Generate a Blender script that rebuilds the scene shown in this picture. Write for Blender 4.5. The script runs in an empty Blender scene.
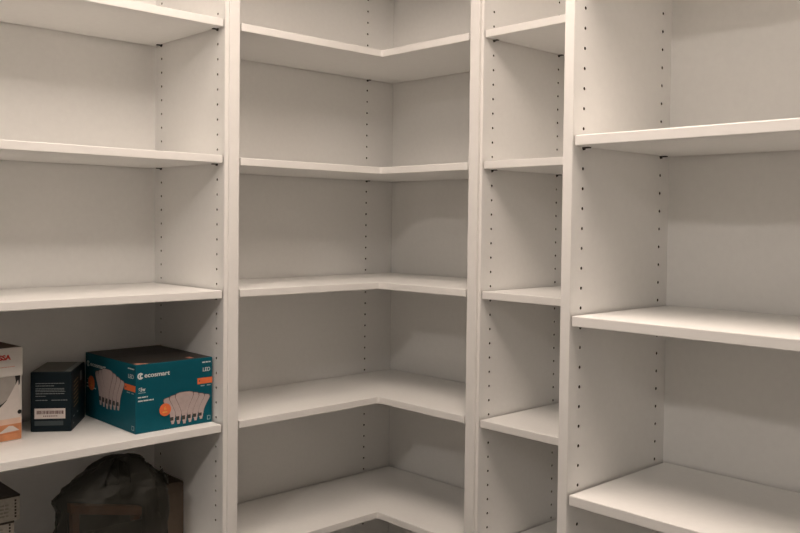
import bpy, bmesh, math, random
from mathutils import Matrix, Vector, noise

random.seed(7)
scene = bpy.context.scene
C = scene.collection

# ---------------------------------------------------------------- camera
# frame: x runs along the left wall towards the corner, y out of that wall into the room, z up
cam = bpy.data.cameras.new('camera')
cam_o = bpy.data.objects.new('camera', cam); C.objects.link(cam_o)
cr = Vector((0.7257735, -0.68784586, 0.01099496))
cu = Vector((0.01238289, 0.02904234, 0.99950148))
cf = Vector((0.68782228, 0.72527554, -0.02959568))
cam_o.matrix_world = Matrix(((cr.x, cu.x, -cf.x, -1.7526), (cr.y, cu.y, -cf.y, -1.9031),
                             (cr.z, cu.z, -cf.z, 1.4271), (0, 0, 0, 1)))
cam.sensor_width = 36.0
cam.lens = 872.5555 / 800 * 36.0
cam.shift_y = (248.378 - 266.5) / 800
cam.clip_start = 0.02
scene.camera = cam_o

# ---------------------------------------------------------------- world, exposure, lamp settings
w = bpy.data.worlds.new('world'); scene.world = w; w.use_nodes = True
w.node_tree.nodes['Background'].inputs[0].default_value = (0.9, 0.95, 1.0, 1)
w.node_tree.nodes['Background'].inputs[1].default_value = 0.0
scene.view_settings.view_transform = 'Standard'
scene.view_settings.look = 'None'
scene.view_settings.gamma = 1.0
scene.view_settings.use_curve_mapping = False
scene.view_settings.exposure = -0.05
try:
    scene.cycles.use_denoising = True
except Exception:
    pass
PANEL_LAMP = dict(x=-1.00, y=-1.16, sx=0.60, sy=1.20, power=19.5, col=(1.0, 0.845, 0.73))     # broad panel over the corner
ROUND_LAMP = dict(x=-2.60, y=-1.62, rad=0.10, power=13.0, col=(1.0, 0.91, 0.84))               # small round lamp farther off
CEIL = 2.40

# ---------------------------------------------------------------- materials
def mat(name, col, rough=0.5, spec=0.5, noise_scale=None, noise_amt=0.0, bump=0.0, bump_scale=400, metallic=0.0, coat=0.0):
    m = bpy.data.materials.new(name); m.use_nodes = True
    nt = m.node_tree; b = nt.nodes['Principled BSDF']
    b.inputs['Base Color'].default_value = (*col, 1)
    b.inputs['Roughness'].default_value = rough
    b.inputs['Metallic'].default_value = metallic
    b.inputs['Specular IOR Level'].default_value = spec
    b.inputs['Coat Weight'].default_value = coat
    tc = nt.nodes.new('ShaderNodeTexCoord')
    if noise_scale:
        n = nt.nodes.new('ShaderNodeTexNoise'); n.inputs['Scale'].default_value = noise_scale; n.inputs['Detail'].default_value = 4
        nt.links.new(tc.outputs['Object'], n.inputs['Vector'])
        r = nt.nodes.new('ShaderNodeValToRGB')
        r.color_ramp.elements[0].color = (*[c * (1 - noise_amt) for c in col], 1)
        r.color_ramp.elements[1].color = (*[min(1, c * (1 + noise_amt)) for c in col], 1)
        r.color_ramp.elements[0].position = 0.3; r.color_ramp.elements[1].position = 0.7
        nt.links.new(n.outputs['Fac'], r.inputs['Fac']); nt.links.new(r.outputs['Color'], b.inputs['Base Color'])
    if bump:
        n2 = nt.nodes.new('ShaderNodeTexNoise'); n2.inputs['Scale'].default_value = bump_scale; n2.inputs['Detail'].default_value = 3
        nt.links.new(tc.outputs['Object'], n2.inputs['Vector'])
        bp = nt.nodes.new('ShaderNodeBump'); bp.inputs['Strength'].default_value = bump; bp.inputs['Distance'].default_value = 0.001
        nt.links.new(n2.outputs['Fac'], bp.inputs['Height']); nt.links.new(bp.outputs['Normal'], b.inputs['Normal'])
    return m

M = {}
M['melamine'] = mat('white_melamine', (0.905, 0.895, 0.870), 0.50, 0.4, 90, 0.012, 0.12, 500)
M['band'] = mat('white_edge_band', (0.88, 0.86, 0.83), 0.38, 0.5, 60, 0.01, 0.05, 300)
M['chip'] = mat('chipboard_core', (0.10, 0.075, 0.055), 0.9, 0.1, 300, 0.3)
M['chip_gap_shade'] = mat('chipboard_gap_shade', (0.20, 0.145, 0.10), 0.9, 0.1, 300, 0.3)  # raw board brown, put in so the shelf gaps read as dark shadow lines
M['pin'] = mat('dark_steel', (0.06, 0.05, 0.042), 0.45, 0.5, 200, 0.1, metallic=0.6)
M['wall'] = mat('wall_paint', (0.50, 0.49, 0.47), 0.8, 0.2, 30, 0.02, 0.3, 150)
M['ceil'] = mat('ceiling_paint', (0.88, 0.87, 0.85), 0.85, 0.2, 30, 0.02, 0.3, 150)
M['floor'] = mat('floor_vinyl', (0.07, 0.06, 0.05), 0.6, 0.3, 12, 0.15, 0.3, 200)
M['teal'] = mat('teal_print', (0.0015, 0.088, 0.122), 0.55, 0.18, 40, 0.05)
M['teal_dark'] = mat('dark_brown_print', (0.030, 0.024, 0.020), 0.5, 0.4, 40, 0.1)
M['orange'] = mat('orange_print', (0.78, 0.17, 0.055), 0.45, 0.4, 80, 0.05)
M['peach'] = mat('peach_print', (0.62, 0.26, 0.17), 0.45, 0.4, 80, 0.1)
M['white_ink'] = mat('white_ink', (0.66, 0.68, 0.66), 0.45, 0.4, 80, 0.03)
M['pale_ink'] = mat('pale_teal_ink', (0.25, 0.36, 0.38), 0.45, 0.4, 80, 0.05)
M['bulb'] = mat('bulb_print', (0.47, 0.38, 0.36), 0.45, 0.4, 120, 0.06)
M['bulb_line'] = mat('bulb_outline_print', (0.13, 0.085, 0.08), 0.5, 0.3, 80, 0.05)
M['bulb_base'] = mat('bulb_thread_print', (0.05, 0.045, 0.04), 0.5, 0.3, 80, 0.05)
M['yellow_ink'] = mat('yellow_ink', (0.80, 0.42, 0.10), 0.5, 0.3, 80, 0.05)
M['navy'] = mat('navy_print', (0.0035, 0.0105, 0.0155), 0.5, 0.2, 60, 0.08)
M['olive'] = mat('grey_olive_print', (0.075, 0.072, 0.055), 0.42, 0.4, 60, 0.08)
M['grey_ink'] = mat('grey_ink', (0.20, 0.22, 0.22), 0.5, 0.3, 80, 0.05)
M['dim_ink'] = mat('dim_ink', (0.045, 0.06, 0.065), 0.5, 0.3, 80, 0.05)
M['gold_ink'] = mat('gold_ink', (0.22, 0.15, 0.06), 0.5, 0.3, 80, 0.05)
M['label'] = mat('label_paper', (0.62, 0.56, 0.52), 0.6, 0.3, 80, 0.03)
M['label_ink'] = mat('label_ink', (0.10, 0.035, 0.03), 0.6, 0.3, 80, 0.05)
M['carton_white'] = mat('white_card', (0.66, 0.62, 0.58), 0.55, 0.3, 60, 0.03)
M['carton_brown'] = mat('brown_card', (0.10, 0.062, 0.042), 0.7, 0.2, 80, 0.1)
M['red_ink'] = mat('red_ink', (0.55, 0.035, 0.02), 0.5, 0.3, 80, 0.05)
M['black_ink'] = mat('black_ink', (0.012, 0.011, 0.010), 0.5, 0.3, 80, 0.05)
M['photo_grey'] = mat('grey_photo_print', (0.36, 0.33, 0.30), 0.5, 0.3, 50, 0.06)
M['orange_wood'] = mat('orange_wood_print', (0.56, 0.235, 0.11), 0.5, 0.3, 50, 0.15)
M['peach_card'] = mat('peach_card_print', (0.68, 0.47, 0.36), 0.5, 0.3, 50, 0.06)
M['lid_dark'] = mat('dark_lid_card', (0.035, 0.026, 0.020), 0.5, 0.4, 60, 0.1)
M['grey_card'] = mat('grey_card', (0.40, 0.37, 0.32), 0.55, 0.3, 150, 0.12)
M['cardboard'] = mat('cardboard', (0.13, 0.10, 0.075), 0.75, 0.2, 60, 0.1)
M['faint_print'] = mat('faint_grey_print', (0.27, 0.25, 0.21), 0.55, 0.3, 120, 0.15)
M['red_brown'] = mat('red_brown_wood', (0.56, 0.21, 0.085), 0.55, 0.3, 30, 0.2)
M['grey_green'] = mat('grey_green_card', (0.11, 0.115, 0.09), 0.6, 0.3, 40, 0.15)

def bag_material():
    m = bpy.data.materials.new('dark_plastic_film'); m.use_nodes = True
    nt = m.node_tree; b = nt.nodes['Principled BSDF']
    tc = nt.nodes.new('ShaderNodeTexCoord')
    n = nt.nodes.new('ShaderNodeTexNoise'); n.inputs['Scale'].default_value = 14; n.inputs['Detail'].default_value = 5
    nt.links.new(tc.outputs['Object'], n.inputs['Vector'])
    r = nt.nodes.new('ShaderNodeValToRGB')
    r.color_ramp.elements[0].color = (0.010, 0.010, 0.008, 1); r.color_ramp.elements[1].color = (0.055, 0.053, 0.043, 1)
    nt.links.new(n.outputs['Fac'], r.inputs['Fac']); nt.links.new(r.outputs['Color'], b.inputs['Base Color'])
    b.inputs['Roughness'].default_value = 0.55
    b.inputs['Specular IOR Level'].default_value = 0.22
    b.inputs['Alpha'].default_value = 0.78
    return m
M['bag'] = bag_material()

def emit(name, col, s):
    m = bpy.data.materials.new(name); m.use_nodes = True
    b = m.node_tree.nodes['Principled BSDF']
    b.inputs['Base Color'].default_value = (0.9, 0.9, 0.9, 1)
    b.inputs['Emission Color'].default_value = (*col, 1); b.inputs['Emission Strength'].default_value = s
    return m

# ---------------------------------------------------------------- helpers
ORIGIN = {}
def thing(name, label, cat, loc=(0, 0, 0), rotz=0, group=None):
    o = bpy.data.objects.new(name, None); C.objects.link(o)
    o.location = loc; o.rotation_euler = (0, 0, rotz); o.empty_display_size = 0.05
    o['label'] = label; o['category'] = cat
    if group: o['group'] = group
    ORIGIN[o] = Vector(loc)
    return o

def mesh_of(name, bm, m):
    me = bpy.data.meshes.new(name); bm.to_mesh(me); bm.free()
    for x in (m if isinstance(m, (list, tuple)) else [m]): me.materials.append(x)
    return me

def put(name, me, parent=None, loc=(0, 0, 0), rot=None, label=None):
    o = bpy.data.objects.new(name, me); C.objects.link(o)
    if parent is not None: o.parent = parent
    o.location = loc
    if rot: o.rotation_euler = rot
    if label: o['label'] = label
    return o

def obj(name, bm, m, parent=None, world=True, label=None):
    """one mesh object; world=True: coordinates are the room's, shifted under the (unrotated) root"""
    if parent is not None and world:
        root = parent
        while root.parent is not None: root = root.parent
        bmesh.ops.translate(bm, verts=bm.verts, vec=-ORIGIN[root])
        # parents below the root sit at zero offset
    return put(name, mesh_of(name, bm, m), parent, label=label)

def bx(x0, x1, y0, y1, z0, z1, bevel=0.0, seg=2, bm=None):
    own = bm is None
    b = bmesh.new()
    bmesh.ops.create_cube(b, size=1)
    for v in b.verts:
        v.co = Vector((x0 + (v.co.x + .5) * (x1 - x0), y0 + (v.co.y + .5) * (y1 - y0), z0 + (v.co.z + .5) * (z1 - z0)))
    if bevel:
        bmesh.ops.bevel(b, geom=b.edges[:], offset=bevel, segments=seg, affect='EDGES', profile=0.5)
        for f in b.faces: f.smooth = False
    if own: return b
    me = bpy.data.meshes.new('tmp'); b.to_mesh(me); b.free(); bm.from_mesh(me); bpy.data.meshes.remove(me)
    return bm

def struct(name, bm, m):
    o = put(name, mesh_of(name, bm, m)); o['kind'] = 'structure'; return o

def holed_panel(fn, u0, u1, z0, z1, t, cols, hz, rad=0.0027, deep=0.010):
    """board whose inner face carries columns of shelf-pin holes; fn(u, z, d) -> room point, d runs into the board"""
    bm = bmesh.new(); cache = {}
    def V(u, z, d):
        k = (round(u, 5), round(z, 5), round(d, 5))
        if k not in cache: cache[k] = bm.verts.new(fn(u, z, d))
        return cache[k]
    us = [u0]; strip = []
    for c in sorted(cols):
        us += [c - .008, c + .008]; strip.append(len(us) - 2)
    us.append(u1)
    p = 0.032
    k0 = math.ceil((z0 + .05 - hz) / p); k1 = math.floor((z1 - .05 - hz) / p)
    zs = [z0] + [hz + (k - .5) * p for k in range(k0, k1 + 2)] + [z1]
    for i in range(len(us) - 1):
        for j in range(len(zs) - 1):
            a, b, c, d = us[i], us[i + 1], zs[j], zs[j + 1]
            q = [V(a, c, 0), V(b, c, 0), V(b, d, 0), V(a, d, 0)]
            if i not in strip or j == 0 or j == len(zs) - 2:
                bm.faces.new(q); continue
            mu, mz = (a + b) / 2, (c + d) / 2
            ang = [math.radians(-112.5 + 45 * k) for k in range(8)]
            o = [V(mu + rad * math.cos(t_), mz + rad * math.sin(t_), 0) for t_ in ang]
            e = [V(mu + rad * math.cos(t_), mz + rad * math.sin(t_), deep) for t_ in ang]
            for s in range(4):
                bm.faces.new((q[s], q[(s + 1) % 4], o[2 * s + 1], o[2 * s]))
                bm.faces.new((q[(s + 1) % 4], o[(2 * s + 2) % 8], o[2 * s + 1]))
            for s in range(8):
                f = bm.faces.new((o[s], o[(s + 1) % 8], e[(s + 1) % 8], e[s])); f.material_index = 1
            f = bm.faces.new(e); f.material_index = 1
    A = [V(u0, z0, 0), V(u1, z0, 0), V(u1, z1, 0), V(u0, z1, 0)]
    B = [V(u0, z0, t), V(u1, z0, t), V(u1, z1, t), V(u0, z1, t)]
    bm.faces.new(B[::-1])
    def rim(us_, zs_):
        pts = [V(u, z, 0) for u in us_ for z in zs_]
        back = ([B[0], B[1]] if len(us_) > 1 and zs_[0] == z0 else [B[3], B[2]] if len(us_) > 1 else [B[0], B[3]] if us_[0] == u0 else [B[1], B[2]])
        bm.faces.new(pts + back[::-1])
    rim(us, [z0]); rim(us, [z1]); rim([u0], zs); rim([u1], zs)
    bmesh.ops.recalc_face_normals(bm, faces=bm.faces[:])
    return bm

def cyl(p0, p1, r, n=10, bm=None):
    own = bm is None
    if own: bm = bmesh.new()
    p0, p1 = Vector(p0), Vector(p1); d = (p1 - p0).normalized()
    a = d.orthogonal().normalized(); b = d.cross(a)
    A = [bm.verts.new(p0 + r * (math.cos(6.28319 * k / n) * a + math.sin(6.28319 * k / n) * b)) for k in range(n)]
    B = [bm.verts.new(p1 + r * (math.cos(6.28319 * k / n) * a + math.sin(6.28319 * k / n) * b)) for k in range(n)]
    for k in range(n): bm.faces.new((A[k], A[(k + 1) % n], B[(k + 1) % n], B[k]))
    bm.faces.new(A[::-1]); bm.faces.new(B)
    return bm

def pin_mesh():
    """shelf pin: peg, collar and the flat tongue the board lies on; peg axis +x, top of tongue at z = 0"""
    bm = cyl((-.008, 0, -.0024), (.0030, 0, -.0024), .0022)
    bx(.0003, .0125, -.0036, .0036, -.0020, -.0001, bm=bm)
    return mesh_of('shelf_pin', bm, M['pin'])
PIN = pin_mesh()

T = 0.0170                  # board thickness
ZT = 2.34                   # top of the units

def prism(pts, z0, z1, bevel=.0015):
    bm = bmesh.new()
    A = [bm.verts.new((x, y, z0)) for x, y in pts]; B = [bm.verts.new((x, y, z1)) for x, y in pts]
    n = len(pts)
    for k in range(n): bm.faces.new((A[k], A[(k + 1) % n], B[(k + 1) % n], B[k]))
    bm.faces.new(A[::-1]); bm.faces.new(B)
    bmesh.ops.recalc_face_normals(bm, faces=bm.faces[:])
    if bevel:
        es = [e for e in bm.edges if abs(e.verts[0].co.z - e.verts[1].co.z) < 1e-6]
        bmesh.ops.bevel(bm, geom=es, offset=bevel, segments=2, affect='EDGES', profile=0.5)
    return bm

def shelf_with_band(pts, band_edges):
    """board outline as a prism, its front faces (normals among band_edges) in edge-band material"""
    bm = prism(pts, -T, 0)
    bm.normal_update()
    for f in bm.faces:
        for n in band_edges:
            if f.normal.dot(Vector(n)) > 0.60 and f.calc_area() < 0.02 and abs(f.normal.z) < .95: f.material_index = 1
        if f.material_index == 0 and abs(f.normal.z) < .5: f.material_index = 2      # unbanded ends and back edge, browned to deepen the gap shade
    return mesh_of('shelf', bm, [M['melamine'], M['band'], M['chip_gap_shade']])

# ---------------------------------------------------------------- the room
WL, WR = 0.012, 0.014
struct('floor', bx(-4.2, .2, -3.3, .2, -.05, 0), M['floor'])
struct('ceiling', bx(-4.2, .2, -3.3, .2, CEIL, CEIL + .05), M['ceil'])
struct('wall_left', bx(-4.2, .2, WL, .15, 0, CEIL), M['wall'])
struct('wall_right', bx(WR, .2, -1.0668, WL, 0, CEIL), M['wall'])
struct('wall_right_front', bx(-.2955, .2, -3.3, -1.0668, 0, CEIL), M['wall'])
struct('wall_back', bx(-4.2, -.2955, -2.75, -2.7, 0, CEIL), M['wall'])
struct('wall_far', bx(-4.25, -4.2, -3.3, WL, 0, CEIL), M['wall'])

def lamp(x, y, power, col, rad, label):
    t = thing('ceiling_lamp', label, 'lamp', (x, y, CEIL), 0)
    bm = bmesh.new(); cyl((0, 0, -.030), (0, 0, 0), rad + .02, 40, bm)
    obj('base', bm, M['band'], t, world=False)
    # shallow glass dome under the base
    bm = bmesh.new(); n, rings = 40, 7; prev = None
    for k in range(rings):
        a = k / (rings - 1) * math.pi / 2
        rr, zz = rad * math.cos(a), -.030 - .055 * math.sin(a)
        ring = [bm.verts.new((rr * math.cos(6.28319 * i / n), rr * math.sin(6.28319 * i / n), zz)) for i in range(n)] if k < rings - 1 else [bm.verts.new((0, 0, zz))]
        if prev:
            for i in range(n):
                if len(ring) > 1: bm.faces.new((prev[i], ring[i], ring[(i + 1) % n], prev[(i + 1) % n]))
                else: bm.faces.new((prev[i], ring[0], prev[(i + 1) % n]))
        prev = ring
    bmesh.ops.recalc_face_normals(bm, faces=bm.faces[:])
    for f in bm.faces: f.smooth = True
    area = math.pi * rad * rad * 1.15
    obj('diffuser', bm, emit('lamp_glass', col, power / (math.pi * area)), t, world=False)
def panel_lamp(x, y, sx, sy, power, col, label):
    t = thing('ceiling_panel_lamp', label, 'lamp', (x, y, CEIL), 0)
    f = .025
    for x0, x1, y0, y1 in ((-sx / 2 - f, sx / 2 + f, -sy / 2 - f, -sy / 2), (-sx / 2 - f, sx / 2 + f, sy / 2, sy / 2 + f),
                           (-sx / 2 - f, -sx / 2, -sy / 2, sy / 2), (sx / 2, sx / 2 + f, -sy / 2, sy / 2)):
        obj('frame', bx(x0, x1, y0, y1, -.045, 0, .001), M['band'], t, world=False)
    obj('diffuser', bx(-sx / 2, sx / 2, -sy / 2, sy / 2, -.040, -.034), emit('panel_glass', col, power / (math.pi * sx * sy)), t, world=False)
panel_lamp(label='broad flat ceiling panel lamp over the corner shelves', **PANEL_LAMP)
lamp(label='small round flush ceiling lamp away from the corner shelves', **ROUND_LAMP)

# ---------------------------------------------------------------- shelving units
def pins(parent, spots, z, root):
    for (x, y, rz) in spots:
        put('shelf_pin', PIN, parent, Vector((x, y, z - T)) - ORIGIN[root], (0, 0, rz))

def straight_unit(label, axis, lo, hi, front, back, tl, th, shelves, hz, sf, sb, blackplate=.008, gap=.0043):
    """bookcase along x (axis 0, opens to -y) or y (axis 1, opens to -x); lo/hi are the inner faces"""
    base = ((lo + hi) / 2, (front + back) / 2, 0) if axis == 0 else ((front + back) / 2, (lo + hi) / 2, 0)
    t = thing('shelving_unit', label, 'shelves', base)
    def P(a, b): return (a, b) if axis == 0 else (b, a)
    def box(a0, a1, b0, b1, z0, z1, bev=0.0): 
        (x0, y0), (x1, y1) = P(a0, b0), P(a1, b1)
        return bx(min(x0, x1), max(x0, x1), min(y0, y1), max(y0, y1), z0, z1, bev)
    eb = .0020
    for s, (face, th_) in ((-1, (lo, tl)), (1, (hi, th))):
        fn = (lambda u, z, d, face=face, s=s: Vector((*P(face + s * d, u), z)))
        p = obj('side_panel', holed_panel(fn, front + eb, back, 0.001, ZT, th_, [front + sf, back - sb], hz), [M['melamine'], M['chip']], t)
        obj('edge_band', box(face, face + s * th_, front, front + eb, 0.001, ZT, .0007), M['band'], p)
    obj('back_panel', box(lo, hi, back, back + blackplate, 0.09, ZT, 0), M['melamine'], t)
    obj('top_panel', box(lo, hi, front + .002, back, ZT - T, ZT, .001), M['melamine'], t)
    obj('plinth', box(lo, hi, front + .03, front + .045, 0.001, .09, .001), M['melamine'], t)
    a0, a1, b0, b1 = lo + gap, hi - gap, front + .0008, back - .0040
    (x0, y0), (x1, y1) = P(a0, b0), P(a1, b1)
    x0, x1, y0, y1 = min(x0, x1), max(x0, x1), min(y0, y1), max(y0, y1)
    o = ORIGIN[t]
    me = shelf_with_band([(x - o.x, y - o.y) for x, y in ((x0, y0), (x1, y0), (x1, y1), (x0, y1))], [(0, -1, 0)] if axis == 0 else [(-1, 0, 0)])
    for z in shelves:
        sh = put('shelf', me, t, (0, 0, z))
        for face, ang in ((lo, 0.0), (hi, math.pi)):
            for u in (front + sf, back - sb):
                x, y = P(face, u)
                pins(t, [(x, y, ang + (math.pi / 2 if axis == 1 else 0))], z, t)
    return t

SF, SB = .0295, .0304
straight_unit('wide white shelving unit on the left, holding the cartons and the dark bag', 0, -1.650, -.7498, -.3030, 0.0, .016, .0182,
              [2.138, 1.852, 1.5655, 1.2787, .9925, .7065, .420, .107], 1.8028, .0285, SB)
straight_unit('narrow empty white shelving unit between the corner unit and the right unit', 1, -1.0500, -.6305, -.2995, 0.0, .016, .0173,
              [2.137, 1.8502, 1.5637, 1.2774, .9918, .7052, .419, .107], 1.8951, .0335, .0272)
straight_unit('wide empty white shelving unit nearest the viewer on the right', 1, -1.985, -1.0855, -.6038, -.3062, .0182, .0182,
              [2.141, 1.8548, 1.5680, 1.2820, .9951, .7085, .422, .107], 1.7726, SF, SB)

def corner_unit():
    t = thing('corner_shelving_unit', 'white corner shelving unit with empty L-shaped shelves', 'shelves', (-.36, -.31, 0))
    xb, yb = -.0019, -.0201                       # inner faces of the two backs
    xl, yr = -.7156, -.5973                       # inner faces of the end panels
    fy, fx = -.3030, -.2995                       # front of the end panels, behind the stiles
    hz = 2.0263
    bx_hole = -.1024
    # end panels
    p = obj('side_panel', holed_panel(lambda u, z, d: Vector((xl - d, u, z)), fy, WL - .002, 0.001, ZT, .0155, [fy + .035, -.05], hz), [M['melamine'], M['chip']], t)
    p = obj('side_panel', holed_panel(lambda u, z, d: Vector((u, yr - d, z)), fx, WR - .002, 0.001, ZT, .0155, [fx + .035, -.05], hz), [M['melamine'], M['chip']], t)
    # backs: the left one carries one column of holes beside the corner
    obj('back_panel', holed_panel(lambda u, z, d: Vector((u, yb + d, z)), xl, xb, 0.001, ZT, .012, [bx_hole], hz), [M['melamine'], M['chip']], t)
    obj('back_panel', bx(xb, xb + .012, yr, yb - .0002, 0.001, ZT), M['melamine'], t)
    # stiles that cover the joints to the neighbouring units
    obj('stile', bx(-.7412, -.7156, -.3076, -.3031, 0.001, ZT, .0012), M['band'], t)
    obj('stile', bx(-.3075, -.2996, -.6240, -.5973, 0.001, ZT, .0012), M['band'], t)
    g = .0043; r = .006
    X, Y = -.3067, -.3068
    pts = [(xl + g, yb - .004), (xb - .004, yb - .004), (xb - .004, yr + g), (X, yr + g)]
    for k in range(6):                             # rounded inner corner, filled towards the room
        a = math.radians(0 + 90 * k / 5)
        pts.append((X - r + r * math.cos(a), Y - r + r * math.sin(a)))
    pts.append((xl + g, Y))
    o = ORIGIN[t]
    me = shelf_with_band([(x - o.x, y - o.y) for x, y in pts], [(0, -1, 0), (-1, 0, 0)])
    for z in [2.1357, 1.8492, 1.5627, 1.2793, .9947, .7065, .420, .107]:
        put('shelf', me, t, (0, 0, z))
        pins(t, [(bx_hole, yb, -math.pi / 2), (xl, fy + .035, 0), (xl, -.05, 0), (fx + .035, yr, math.pi / 2), (-.05, yr, math.pi / 2)], z, t)
    px = [(xl, fy + .05), (X + .05, fy + .05), (X + .05, yr), (X + .065, yr), (X + .065, fy + .065), (xl, fy + .065)]
    obj('plinth', prism(px, 0.001, .09, 0), M['melamine'], t)
corner_unit()

# ---------------------------------------------------------------- printed matter helpers
class Face:
    """a flat face of a carton: local origin, u (right), v (up), n (out)"""
    def __init__(s, parent, o, u, v, n): s.p, s.o, s.u, s.v, s.n = parent, Vector(o), Vector(u), Vector(v), Vector(n)
    def at(s, a, b, lift): return s.o + s.u * a + s.v * b + s.n * lift
    def poly(s, name, pts, m, lift=.0002, label=None, thick=.0002, parent=None):
        bm = bmesh.new(); s.add(bm, pts, lift, thick)
        return put(name, mesh_of(name, bm, M[m]), parent or s.p, label=label)
    def add(s, bm, pts, lift=.0002, thick=.0002):
        A = [bm.verts.new(s.at(a, b, lift - thick)) for a, b in pts]; B = [bm.verts.new(s.at(a, b, lift)) for a, b in pts]
        n = len(pts)
        bm.faces.new(B)
        for k in range(n): bm.faces.new((A[k], A[(k + 1) % n], B[(k + 1) % n], B[k]))
        bm.faces.new(A[::-1])
        bmesh.ops.recalc_face_normals(bm, faces=bm.faces[:])
    def rect(s, name, a0, a1, b0, b1, m, lift=.0002, **k):
        return s.poly(name, [(a0, b0), (a1, b0), (a1, b1), (a0, b1)], m, lift, **k)
    def bars(s, name, rows, m, lift=.0002, seed=1):
        """rows of tiny illegible print: (a0, a1, b, height)"""
        rnd = random.Random(seed); bm = bmesh.new()
        for a0, a1, b, h in rows:
            a = a0
            while a < a1:
                L = min(rnd.uniform(2.0, 5.5) * h, a1 - a)
                if L > .3 * h: s.add(bm, [(a, b), (a + L, b), (a + L, b + h), (a, b + h)], lift)
                a += L + .55 * h
        return put(name, mesh_of(name, bm, M[m]), s.p)
    def disc(s, name, a, b, r, m, lift=.0002, n=28, **k):
        return s.poly(name, [(a + r * math.cos(6.28319 * i / n), b + r * math.sin(6.28319 * i / n)) for i in range(n)], m, lift, **k)
    def text(s, name, body, a, b, size, m, lift=.0003, width=None, bold=0.0, align='LEFT'):
        cu_ = bpy.data.curves.new('lettering', 'FONT'); cu_.body = body; cu_.size = size; cu_.align_x = align
        cu_.extrude = .00005; cu_.offset = bold
        to = bpy.data.objects.new('lettering', cu_); C.objects.link(to)
        bpy.context.view_layer.update()
        dg = bpy.context.evaluated_depsgraph_get()
        me = bpy.data.meshes.new_from_object(to.evaluated_get(dg))
        bpy.data.objects.remove(to); bpy.data.curves.remove(cu_)
        xs = [v.co.x for v in me.vertices]; x0, x1 = min(xs), max(xs)
        k = (width / (x1 - x0)) if width else 1.0
        for v in me.vertices: v.co = s.at(a + (v.co.x - x0) * k, b + v.co.y, lift + v.co.z)
        me.materials.clear(); me.materials.append(M[m]); me.name = name
        return put(name, me, s.p)

def carton(t, w, d, h, side='teal', bevel=.0012):
    """box of card, origin at its front-left-bottom corner"""
    bm = bx(0, w, 0, d, 0, h, bevel)
    return put('body', mesh_of('body', bm, M[side]), t)

def bulb_outline(cx, z0, hw, ht, n=9):
    """reflector lamp: broad shallow dome, sides sloping to a neck; cap at the bottom"""
    prof = [(0.13, 0.0), (0.16, .07), (0.21, .10), (0.22, .20), (0.27, .22), (0.29, .30), (0.34, .39), (0.47, .51), (0.68, .66), (0.88, .78), (1.0, .87), (0.97, .94), (0.84, .975), (0.55, .995), (0.2, 1.0)]
    R = [(cx + hw * a, z0 + ht * b) for a, b in prof]
    L = [(cx - hw * a, z0 + ht * b) for a, b in prof][::-1]
    return R + L

def bulb_group(F, cx, z0, step, hw, ht, nl, nr, lift=.0004):
    seq = [(-k, max(nl, nr) - k) for k in range(nl, 0, -1)] + [(k, max(nl, nr) - k) for k in range(nr, 0, -1)] + [(0, max(nl, nr))]
    seq.sort(key=lambda s: s[1])
    for k, lv in seq:
        zo = z0 + .0012 * abs(k) * ht / .0625
        c = cx + k * step; hh = ht * (1 - .075 * abs(k))
        l0 = lift + lv * .00035
        big = bulb_outline(c, zo - .0004, hw * 1.045 + .0005, hh + .0014)
        b = F.poly('printed_bulb', big, 'bulb_line', l0)
        F.poly('bulb_face', bulb_outline(c, zo, hw, hh), 'bulb', l0 + .00012, parent=b)
        q = hw * .30
        F.poly('bulb_thread', [(c - q, zo + hh * .13), (c + q * .25, zo + hh * .13), (c + q * .25, zo + hh * .26), (c - q, zo + hh * .26)], 'bulb_base', l0 + .0002, parent=b)

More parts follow.
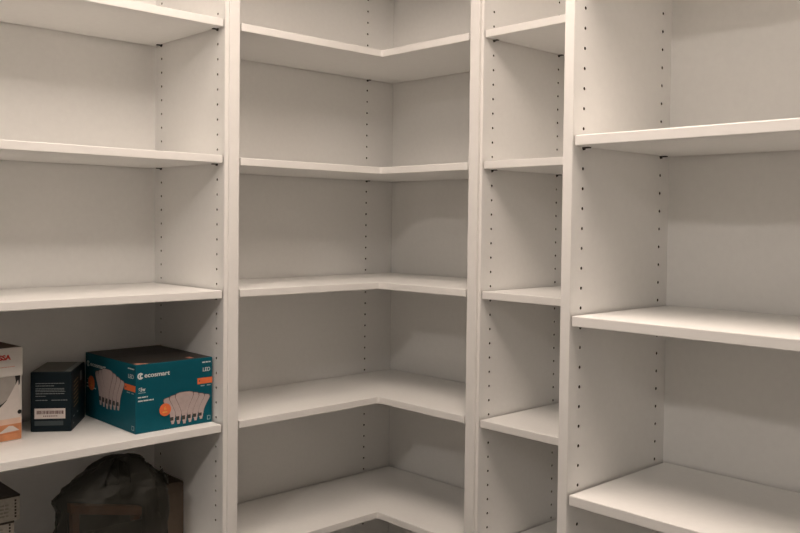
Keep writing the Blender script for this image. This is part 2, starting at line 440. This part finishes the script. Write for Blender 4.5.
# ---------------------------------------------------------------- teal carton
def teal_carton():
    W, D, H = .1775, .2360, .1405
    t = thing('light_bulb_carton', 'large teal carton printed with white reflector bulbs, standing at the right end of the shelf', 'box', (-.9325, -.2675, .9927), .0015)
    carton(t, W, D, H)
    top = Face(t, (0, 0, H), (1, 0, 0), (0, 1, 0), (0, 0, 1))
    top.rect('top_print', .0015, W - .0015, .003, D - .002, 'teal_dark', .0003, label='dark brown top of the carton')
    top.poly('top_patch', [(.004, .003), (.030, .003), (.024, .012), (.012, .020), (.004, .016)], 'peach', .0006)
    top.rect('top_patch', .128, .140, .012, .030, 'peach', .0006)
    top.rect('flap_seam', .002, W - .002, D * .5 - .0005, D * .5 + .0005, 'black_ink', .0006)
    F = Face(t, (0, 0, 0), (1, 0, 0), (0, 0, 1), (0, -1, 0))
    L = Face(t, (0, D, 0), (0, -1, 0), (0, 0, 1), (-1, 0, 0))
    for f, w_, tl in ((F, W, 0), (L, D, 1)):
        v = lambda q: H * (1 - q)
        u = lambda q: w_ * q
        # emblem: two hooked strokes
        def hook(cu0, cv0, R, r0, a0, a1, n=10):
            o = [(cu0 + R * math.cos(math.radians(a0 + (a1 - a0) * i / n)), cv0 + R * math.sin(math.radians(a0 + (a1 - a0) * i / n))) for i in range(n + 1)]
            i_ = [(cu0 + r0 * math.cos(math.radians(a0 + (a1 - a0) * i / n)), cv0 + r0 * math.sin(math.radians(a0 + (a1 - a0) * i / n))) for i in range(n + 1)]
            return o + i_[::-1]
        e = f.poly('emblem', hook(u(.060), v(.165), .0068, .0040, 55, 305), 'white_ink', .0003)
        f.poly('emblem_stroke', hook(u(.078), v(.165), .0052, .0022, 60, 300), 'white_ink', .00032, parent=e)
        f.text('lettering', 'ecosmart', u(.108), v(.190), .0128, 'white_ink', width=u(.322), bold=.00030)
        if not tl: f.text('lettering', '65w', u(.035), v(.385), .0105, 'white_ink', width=u(.085), bold=.0003)
        f.bars('small_print', [(u(.035), u(.125), v(.415), .0018)], 'pale_ink', seed=2)
        f.bars('small_print', [(u(.03), u(.15), v(.482), .0024), (u(.03), u(.225), v(.535), .0026)], 'white_ink', seed=3)
        f.bars('small_print', [(u(.86), u(.975), v(.075), .0024)], 'white_ink', seed=4)
        f.text('lettering', 'LED', u(.868), v(.205), .0118, 'white_ink', width=u(.10), bold=.0001)
        b = f.rect('orange_strip', u(.795), u(.998), v(.392), v(.302), 'orange', .0003)
        f.poly('strip_hole', [(u(.815), v(.36)), (u(.83), v(.36)), (u(.83), v(.335)), (u(.815), v(.335))], 'bulb_line', .0005, parent=b)
        f.bars('small_print', [(u(.84), u(.90), v(.43), .0022), (u(.925), u(.975), v(.43), .0022)], 'pale_ink', seed=5)
        bulb_group(f, u(.618 if not tl else .47), v(.952 if not tl else .77), .0134 if not tl else .0165, u(.117) if not tl else .026, .0665 if not tl else .084, 2, 3)
        c = f.disc('orange_badge', u(.365 if not tl else .15), v(.70 if not tl else .45), .0132 if not tl else .016, 'orange', .0024)
        cu0, cv0 = (u(.365), v(.70)) if not tl else (u(.15), v(.45))
        f.text('lettering', '6', cu0 - .0028, cv0 - .001, .0115, 'yellow_ink', .0027, width=.0052).parent = t
        f.bars('small_print', [(cu0 - .006, cu0 + .006, cv0 - .006, .0022)], 'yellow_ink', .0027, seed=6)
        f.rect('certification_mark', u(.93), u(.975), v(.955), v(.89), 'pale_ink', .0002)
        f.rect('mark_inner', u(.938), u(.967), v(.945), v(.90), 'teal', .0003)
    return t
teal_carton()

# ---------------------------------------------------------------- navy carton
def navy_carton():
    W, D, H = .0800, .130, .1225
    t = thing('navy_carton', 'small dark navy carton with a white barcode label, left of the teal carton', 'box', (-1.0825, -.1105, .9927), -.6126)
    carton(t, W, D, H, 'navy', .002)
    F = Face(t, (0, 0, 0), (1, 0, 0), (0, 0, 1), (0, -1, 0))
    rows = [(.010, .066, .0985, .0013), (.010, .046, .0935, .0013), (.010, .066, .0880, .0011), (.010, .066, .0850, .0011), (.010, .068, .0820, .0011),
            (.010, .066, .0775, .0015), (.010, .030, .0725, .0013), (.010, .034, .0640, .0014), (.041, .072, .0640, .0014)]
    F.bars('small_print', rows, 'grey_ink', seed=11)
    lb = F.rect('barcode_label', .008, .068, .0270, .0480, 'label', .0004, label='white barcode label')
    bm = bmesh.new(); rnd = random.Random(5); a = .0125
    while a < .064:
        q = rnd.choice((.0005, .0009, .0014)); F.add(bm, [(a, .0365), (a + q, .0365), (a + q, .0435), (a, .0435)], .0006); a += q + rnd.choice((.0004, .0007, .001))
    put('barcode', mesh_of('barcode', bm, M['label_ink']), lb)
    bm = bmesh.new()
    for k in range(8): F.add(bm, [(.025 + k * .0036, .0315), (.0273 + k * .0036, .0315), (.0273 + k * .0036, .0335), (.025 + k * .0036, .0335)], .0006)
    put('barcode_digits', mesh_of('barcode_digits', bm, M['label_ink']), lb)
    F.rect('grey_strip', .008, .064, .0130, .0225, 'dim_ink', .0003)
    Rf = Face(t, (W, 0, 0), (0, 1, 0), (0, 0, 1), (1, 0, 0))
    bm = bmesh.new()
    for k in range(7):
        z = .045 + k * .0085; Rf.add(bm, [(.020, z), (.062, z + .004), (.062, z + .0062), (.020, z + .0022)], .0003)
    put('side_print', mesh_of('side_print', bm, M['gold_ink']), t)
    Rf.rect('side_mark', .080, .096, .090, .110, 'grey_ink', .0003)
    Rf.bars('small_print', [(.016, .030, .026, .003), (.050, .062, .028, .003), (.016, .026, .012, .003)], 'grey_ink', seed=12)
    top = Face(t, (0, 0, H), (1, 0, 0), (0, 1, 0), (0, 0, 1))
    top.rect('top_print', .002, W - .016, .004, D - .003, 'olive', .0003)
    top.rect('top_stripe', W - .015, W - .003, .004, D - .003, 'grey_ink', .0003, label='pale stripe along the top edge')
navy_carton()

# ---------------------------------------------------------------- white and orange carton at the frame's edge
def white_carton():
    W, D, H = .200, .125, .1825
    ang = .09
    # front right bottom corner stays at (-1.116, -.153)
    t = thing('white_carton', 'white and orange carton with red lettering at the left end of the shelf', 'box',
              (-1.1135 - W * math.cos(ang), -.155 - W * math.sin(ang), .9927), ang)
    hb = .1275
    put('body', mesh_of('body', bx(0, W - .0015, .0015, D, 0, hb + .01, .001), M['carton_white']), t)
    lid = put('lid', mesh_of('lid', bx(-.001, W, 0, D + .001, hb, H, .001), M['carton_white']), t)
    F = Face(t, (0, .0015, 0), (1, 0, 0), (0, 0, 1), (0, -1, 0))
    LF = Face(t, (0, 0, 0), (1, 0, 0), (0, 0, 1), (0, -1, 0))
    LF.text('lettering', 'SSA', W - .047, .1600, .0130, 'red_ink', width=.0235, bold=.0006)
    LF.bars('small_print', [(W - .046, W - .015, .145, .0012)], 'peach', seed=21)
    top = Face(t, (0, 0, H), (1, 0, 0), (0, 1, 0), (0, 0, 1))
    top.rect('top_print', .001, W - .002, .002, D - .001, 'carton_brown', .0004, label='brown top of the lid')
    w = W - .0015
    # printed photograph: dark ground, round white shade, pale table, orange base
    F.poly('photo_ground', [(w - .075, .060), (w - .034, .068), (w - .004, .110), (w - .003, hb - .001), (w - .075, hb - .001)], 'black_ink', .0003)
    n = 24; cx, cz, rx, rz = w - .064, .116, .052, .047
    F.poly('photo_shade', [(cx + rx * math.cos(a), min(hb - .001, cz + rz * math.sin(a))) for a in [6.28319 * i / n for i in range(n)]], 'photo_grey', .0006)
    F.poly('photo_panel', [(w - .075, .046), (w - .002, .042), (w - .004, .075), (w - .0075, .118), (w - .030, .080), (w - .045, .066), (w - .075, .056)], 'label', .0009)
    F.disc('photo_knob', w - .0050, .055, .0042, 'black_ink', .0013, 16)
    F.rect('photo_band', w - .075, w - .002, .033, .044, 'peach_card', .0011)
    o = F.rect('orange_base', w - .090, w - .001, .0015, .033, 'orange_wood', .0005)
    F.poly('photo_triangle', [(w - .047, .0170), (w - .005, .0190), (w - .018, .0290), (w - .026, .0300)], 'label', .0008, parent=o)
    F.rect('base_edge', w - .090, w - .001, .0145, .0160, 'red_brown', .0009, parent=o)
white_carton()

# ---------------------------------------------------------------- lower compartment
def stacked_carton(label, x1, y0, z, W, D, H, seed):
    t = thing('flat_carton', label, 'box', (x1 - W, y0, z), 0, 'flat cartons stacked at the frame edge')
    put('body', mesh_of('body', bx(0, W, 0, D, 0, H - .004, .001), M['grey_card']), t)
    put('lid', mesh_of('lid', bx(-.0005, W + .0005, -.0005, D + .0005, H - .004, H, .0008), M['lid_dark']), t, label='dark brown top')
    F = Face(t, (0, 0, 0), (1, 0, 0), (0, 0, 1), (0, -1, 0))
    F.bars('small_print', [(W - .060, W - .022, b, .0035) for b in (.010, .017, .024, .031)], 'faint_print', seed=seed)
    bm = bmesh.new()
    for k in range(6): F.add(bm, [(W - .0105, .006 + k * .0063), (W - .0070, .006 + k * .0063), (W - .0070, .010 + k * .0063), (W - .0105, .010 + k * .0063)], .0003)
    put('column_print', mesh_of('column_print', bm, M['lid_dark']), t)
zf = .7067
hs = [.040, .0395, .046, .0505]
z = zf
names = ['flat grey carton at the bottom of the stack on the lower left shelf', 'flat grey carton second from the bottom of the stack',
         'flat grey carton just under the topmost one of the stack', 'flat grey carton with a dark top, topmost of the stack']
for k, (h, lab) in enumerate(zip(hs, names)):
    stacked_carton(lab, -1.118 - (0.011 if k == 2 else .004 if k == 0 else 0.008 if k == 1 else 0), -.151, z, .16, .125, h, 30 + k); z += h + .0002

t = thing('cardboard_box', 'brown cardboard box standing upright against the side panel behind the dark bag', 'box', (-.846, -.1420, .7067), 0)
put('body', mesh_of('body', bx(0, .094, 0, .125, 0, .126, .0012), M['cardboard']), t)
put('flap', mesh_of('flap', bx(.001, .093, .001, .060, .1262, .1285, .0006), M['cardboard']), t)
put('flap', mesh_of('flap', bx(.001, .093, .0645, .124, .1262, .1285, .0006), M['cardboard']), t)

# frame of red-brown wood showing through the film
t = thing('wooden_frame', 'red-brown wooden frame showing dimly through the dark plastic bag', 'frame', (-1.052, -.236, .7072), 0)
bm = bx(0.0, .150, 0, .018, .142, .160, .001)
for v in bm.verts: v.co.z -= .24 * v.co.x                    # the rail slopes down to the right
put('top_rail', mesh_of('top_rail', bm, M['red_brown']), t)
put('bottom_rail', mesh_of('bottom_rail', bx(0.0, .150, 0, .018, 0.0, .018, .001), M['red_brown']), t)
for x, zt in ((0.004, .139), (.132, .107)): put('upright', mesh_of('upright', bx(x, x + .014, 0.001, .017, .018, zt, .001), M['red_brown']), t)
put('panel', mesh_of('panel', bx(.022, .149, -.0030, -.0005, .018, .100, 0), M['grey_green']), t)

def bag():
    cx, cy, z0 = -.954, -.2080, .7070
    t = thing('plastic_bag', 'crumpled dark see-through plastic bag on the lower left shelf', 'bag', (cx, cy, z0))
    prof = [(.0, .90), (.004, .97), (.02, 1.0), (.06, 1.0), (.11, 1.0), (.150, .99), (.168, .95), (.182, .84), (.196, .70), (.210, .55), (.222, .40), (.230, .27), (.234, .14)]
    NU = 120; fine = []
    for a, b in zip(prof, prof[1:]):
        for k in range(5): fine.append((a[0] + (b[0] - a[0]) * k / 5, a[1] + (b[1] - a[1]) * k / 5))
    fine.append(prof[-1])
    bm = bmesh.new(); rings = []
    for z, s in fine:
        ring = []
        for i in range(NU):
            a = 6.28319 * i / NU
            ca, sa = math.cos(a), math.sin(a)
            p = 3.6
            k = (abs(ca) ** p + abs(sa) ** p) ** (-1 / p)
            x, y = .110 * k * ca * s, .064 * k * sa * (s if z < .17 else s ** .75)
            x += .018 * max(0, z - .16) / .07                # gathers to the right
            v = Vector((x, y, z))
            q = Vector((x * 11 + 3, y * 11, z * 11))
            crease = 1 - abs(noise.noise(q)) * 2.2
            crease2 = 1 - abs(noise.noise(q * 2.3 + Vector((5, 1, 2)))) * 2.2
            amp = .0085 * (0.35 + min(1, z / .12)) * (.25 if z < .012 else 1)
            crease3 = 1 - abs(noise.noise(q * 5.1 + Vector((2, 7, 4)))) * 2.2
            d = Vector((ca, sa * .9, .25 if z > .15 else 0)) * (amp * (crease * .6 + crease2 * .5 + crease3 * .30 - .70))
            if d.y > 0 and y > .05: d.y = 0
            v += d
            v.x = max(-.114, min(.114, v.x)); v.y = max(-.076, min(.060, v.y)); v.z = max(0.0, min(.258, v.z))
            ring.append(bm.verts.new(v))
        rings.append(ring)
    for A, B in zip(rings, rings[1:]):
        for i in range(NU): bm.faces.new((A[i], A[(i + 1) % NU], B[(i + 1) % NU], B[i]))
    bm.faces.new(rings[0][::-1]); bm.faces.new(rings[-1])
    for f in bm.faces: f.smooth = len(f.verts) == 4
    bmesh.ops.recalc_face_normals(bm, faces=bm.faces[:])
    put('film', mesh_of('film', bm, M['bag']), t)
    # gathered ears of the knot, standing up and falling to the right
    for (ox, oy, oz, rz, sc, tilt) in ((-.012, -.045, .190, .15, 1.0, .35), (.088, -.035, .170, -.5, .62, .9)):
        bm = bmesh.new(); n, mrows = 18, 8; g = []
        for j in range(mrows + 1):
            row = []
            for i in range(n + 1):
                u = i / n * 2 - 1; vv = j / mrows
                wv = .028 * (1 - vv ** 1.7) + .003
                x = u * wv; zz = vv * .048
                yy = -.006 * math.cos(u * 7 + vv * 3) - .010 * vv * math.sin(u * 2.2)
                row.append(bm.verts.new(Vector((x, yy, zz)) * sc))
            g.append(row)
        for A, B in zip(g, g[1:]):
            for i in range(n): bm.faces.new((A[i], A[i + 1], B[i + 1], B[i]))
        bmesh.ops.solidify(bm, geom=bm.faces[:], thickness=.0006)
        for f in bm.faces: f.smooth = True
        put('gathered_ear', mesh_of('gathered_ear', bm, M['bag']), t, (ox, oy, oz), (tilt * .4, tilt * .3, rz))
bag()
